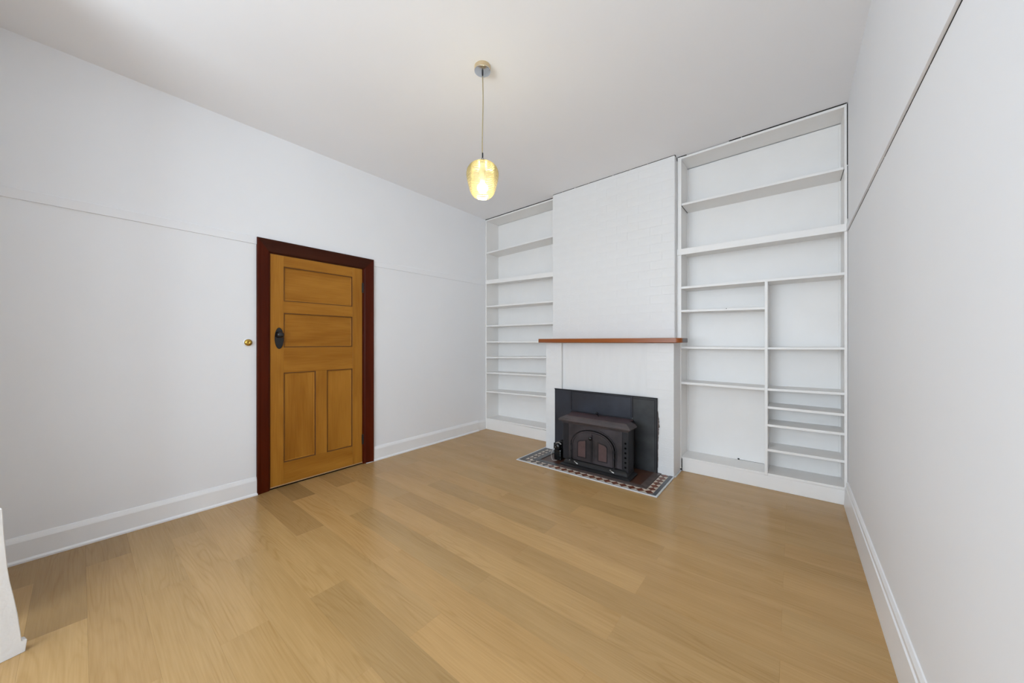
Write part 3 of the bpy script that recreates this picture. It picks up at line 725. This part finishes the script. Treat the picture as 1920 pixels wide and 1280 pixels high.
# doors: halves of an arch split at fx
def half(a, rise, z0, sg, gap=0.0015, n=16, spring=0.215):
    pts = [(fx + sg * gap, z0), (fx + sg * a, z0)]
    for k in range(n + 1):
        t = (math.pi / 2) * k / n; c, s = math.cos(t), math.sin(t)
        xx = a * abs(c) ** (2 / 2.15)
        if xx < gap: xx = gap
        pts.append((fx + sg * xx, spring + rise * abs(s) ** (2 / 2.15)))
    return pts
for sg in (-1, 1):
    dr = obj('door', prism(half(0.207, 0.155, 0.080, sg), sF - 0.016, sF + 0.002, 'xz', 0.0), 'iron_mid', st)
    # raised border along door edge
    O = half(0.195, 0.143, 0.092, sg, 0.010); I = half(0.189, 0.137, 0.098, sg, 0.016)
    bmr = prism(O + [O[0]] + [I[0]] + I[::-1], sF - 0.019, sF - 0.015) if False else None
    for (xa, xb, wd) in ((0.003, 0.010, 0), (0.014, 0.024, 0)):
        x0, x1 = sorted((fx + sg * xa, fx + sg * xb)); obj('door_bead', box(x0, x1, sF - 0.021 + (0.002 if xa > .01 else 0), sF - 0.015, 0.085, 0.352 if xa < .01 else 0.300, 0.0015), 'iron_mid', dr)
    # window: opening with the outer top corner cut in a curve
    xi, xo = fx + sg * 0.068, fx + sg * 0.150
    def wpoly(m_):
        q = [(xi - sg * m_, 0.120 - m_), (xo + sg * m_, 0.120 - m_), (xo + sg * m_, 0.245)]
        for k in range(1, 6):
            t = (math.pi / 2) * k / 6; q.append((xo + sg * m_ - sg * 0.045 * (1 - math.cos(t)), 0.245 + (0.030 + m_) * math.sin(t)))
        q += [(xi - sg * m_, 0.284 + m_)]
        return q
    obj('window_frame', band(wpoly(0.008) + [wpoly(0.008)[0]], wpoly(0.0) + [wpoly(0.0)[0]], sF - 0.0205, sF - 0.012), 'iron', dr)
    obj('window_pane', prism(wpoly(0.0), sF - 0.0175, sF - 0.012), 'pane', dr)
    # hinge rod up the outer side with its three collars
    hx = fx + sg * 0.2245
    obj('hinge_rod', tube([(hx, sF - 0.024, 0.075), (hx, sF - 0.024, 0.245)], 0.0045, 8), 'iron_base', dr)
    for zz in (0.086, 0.165, 0.228):
        obj('hinge_collar', lathe((hx, sF - 0.024, zz), [(0, -0.011), (0.0085, -0.010), (0.0095, 0), (0.0085, 0.010), (0, 0.011)], 12), 'iron', dr)
kn = lathe((fx - 0.006, sF - 0.016, 0.322), [(0.0, 0.0), (0.007, -0.0), (0.006, -0.014), (0.016, -0.020), (0.018, -0.030), (0.012, -0.038), (0.0, -0.040)], 20, 'y')
obj('door_catch', kn, 'black', st, smooth=True)
bm = bmesh.new()
for k in range(6):
    join(bm, lathe((-1.189, sF - 0.0012, 0.105 + k * 0.0438), [(0, 0.001), (0.0095, 0.001), (0.0095, 0.0), (0.0, 0.0)], 16, 'y'))
obj('air_hole_shade', bm, 'void', st, kind='stuff')
# damper knob on the top plate, bright screws and spin catches at the foot of the doors
obj('damper_knob', lathe((-1.560, 3.31, 0.522), [(0.0, -0.010), (0.007, -0.009), (0.010, -0.002), (0.014, 0.006), (0.012, 0.016), (0.0, 0.018)], 20, 'y'), 'black', st, smooth=True)
obj('damper_rod', tube([(-1.560, 3.315, 0.518), (-1.560, 3.36, 0.480)], 0.004), 'iron_base', st)
for (x, z) in ((-1.665, 0.060), (-1.295, 0.056)):
    t = tube([(x - 0.020, sF - 0.045, z + 0.010), (x, sF - 0.052, z + 0.002), (x + 0.018, sF - 0.050, z - 0.006)], 0.0045, 8)
    join(t, lathe((x - 0.020, sF - 0.045, z + 0.010), [(0, -0.007), (0.006, -0.003), (0.006, 0.003), (0, 0.007)], 12))
    obj('spin_catch', t, 'satin', st)
obj('foot_bolt', lathe((-1.745, sF - 0.034, 0.064), [(0, 0), (0.006, 0.001), (0.006, 0.008), (0, 0.010)], 12), 'satin', st)

# blower at the stove's left side
bl = empty('stove_blower', (-1.93, 3.20, 0.0), cat='fan', label='small black electric fan motor at the left side of the stove, with grey lead')
obj('housing', box(-1.975, -1.892, 3.155, 3.30, 0.0065, 0.118, 0.010, 2), 'black', bl)
obj('fan_drum', lathe((-1.925, 3.24, 0.150), [(0.0, -0.035), (0.042, -0.035), (0.050, -0.026), (0.050, 0.03), (0.0, 0.035)], 28, 'y'), 'black', bl)
obj('motor', lathe((-1.936, 3.165, 0.148), [(0.0, -0.030), (0.020, -0.030), (0.034, -0.022), (0.038, -0.010), (0.038, 0.045), (0.0, 0.05)], 28, 'y'), 'black', bl)
ringp = []
cap = []
for k in range(9):
    a = math.radians(40 + 100 * k / 8); cap.append((-1.930 + 0.041 * math.cos(a), 3.175, 0.148 + 0.041 * math.sin(a)))
obj('chrome_band', tube(cap, 0.006, 8), 'satin', bl)
obj('shaft_nut', lathe((-1.942, 3.133, 0.150), [(0.0, -0.004), (0.005, -0.003), (0.006, 0.004)], 12, 'y'), 'chrome', bl)
obj('mounting_bracket', box(-1.975, -1.962, 3.15, 3.17, 0.13, 0.185, 0.003), 'iron_base', bl)
ld = [(-1.968, 3.155, 0.150), (-1.975, 3.135, 0.110), (-1.985, 3.12, 0.075), (-1.975, 3.11, 0.045), (-1.958, 3.10, 0.022), (-1.950, 3.11, 0.012), (-1.930, 3.14, 0.010)]
obj('power_lead', tube(ld, 0.0035, 8), 'lead', bl)

# ================================================================= PENDANT LAMP
px, py = -1.567, 1.639
cz = CZ(px, py)
la = empty('pendant_lamp', (px, py, cz), cat='lamp', label='pendant lamp with ribbed amber glass shade hanging from the ceiling on a gold cord')
obj('canopy', lathe((px, py, 0), [(0.0, cz + 0.001), (0.053, cz + 0.001), (0.053, cz - 0.026), (0.051, cz - 0.028)], 40), 'canopy_side', la)
smooth_by_angle(obj('canopy_plate', lathe((px, py, 0), [(0.0525, cz - 0.0275), (0.052, cz - 0.0295), (0.048, cz - 0.031), (0.0, cz - 0.0315)], 40), 'chrome', la), 30)
ctop = cz - 0.031
obj('cord_grip', lathe((px, py, 0), [(0.006, ctop), (0.006, ctop - 0.012), (0.004, ctop - 0.030), (0.0, ctop - 0.032)], 14), 'iron', la)
pts = []
for k in range(25):
    t = k / 24; z = ctop - 0.028 + (2.452 - ctop + 0.028) * t
    w = 0.0035 * math.sin(t * math.pi * 1.6) * (1 - t * 0.5)
    pts.append((px + w * math.cos(YAW), py + w * math.sin(YAW), z))
pts[-1] = (px, py, 2.452)
obj('cord', tube(pts, 0.0033, 8), 'cord', la, smooth=True)
hk = [(px + 0.006 * math.cos(a) * math.cos(YAW), py + 0.006 * math.cos(a) * math.sin(YAW), 2.437 + 0.008 * math.sin(a)) for a in [math.pi / 2 + 2 * math.pi * k / 14 for k in range(13)]]
obj('ceiling_hook', tube(hk, 0.002, 6), 'iron', la)
obj('cord_sleeve', tube([(px, py, 2.475), (px, py, 2.445)], 0.0045, 8), 'iron', la)
obj('shade_cap', lathe((px, py, 0), [(0.004, 2.432), (0.005, 2.420), (0.016, 2.415), (0.020, 2.410), (0.0, 2.409)], 24), 'satin', la)
prof = []
ctl = [(2.410, 0.018), (2.409, 0.040), (2.402, 0.062), (2.388, 0.082), (2.366, 0.097), (2.340, 0.103), (2.310, 0.101), (2.275, 0.093), (2.240, 0.084), (2.212, 0.073), (2.194, 0.058), (2.187, 0.042)]
n = 90
for k in range(n + 1):
    t = k / n * (len(ctl) - 1); i = min(int(t), len(ctl) - 2); u = t - i
    p0, p1, p2, p3 = (ctl[max(i - 1, 0)], ctl[i], ctl[i + 1], ctl[min(i + 2, len(ctl) - 1)])
    def cr(a, b_, c, d): return 0.5 * (2 * b_ + (c - a) * u + (2 * a - 5 * b_ + 4 * c - d) * u * u + (3 * b_ - a - 3 * c + d) * u ** 3)
    z = cr(p0[0], p1[0], p2[0], p3[0]); r = cr(p0[1], p1[1], p2[1], p3[1])
    if 6 < k < n - 2: r += 0.0016 * (1 if k % 4 in (0, 1) else -1)
    prof.append((r, z))
bm = lathe((px, py, 0), prof, 48)
sh = obj('shade', bm, 'amber', la, smooth=True, label='translucent amber glass with horizontal ribs')
obj('lamp_holder', lathe((px, py, 0), [(0.0, 2.409), (0.017, 2.408), (0.017, 2.375), (0.020, 2.372), (0.020, 2.335), (0.019, 2.300), (0.017, 2.277), (0.0, 2.277)], 24), 'socket', la)
bp = [(0.012, 2.286), (0.014, 2.278)]
for k in range(1, 13):
    a = math.radians(60 - 150 * k / 12); bp.append((0.034 * math.cos(a) if k < 12 else 0.0, 2.247 + 0.030 * math.sin(a)))
obj('bulb', lathe((px, py, 0), bp, 24), 'bulb', la, smooth=True)
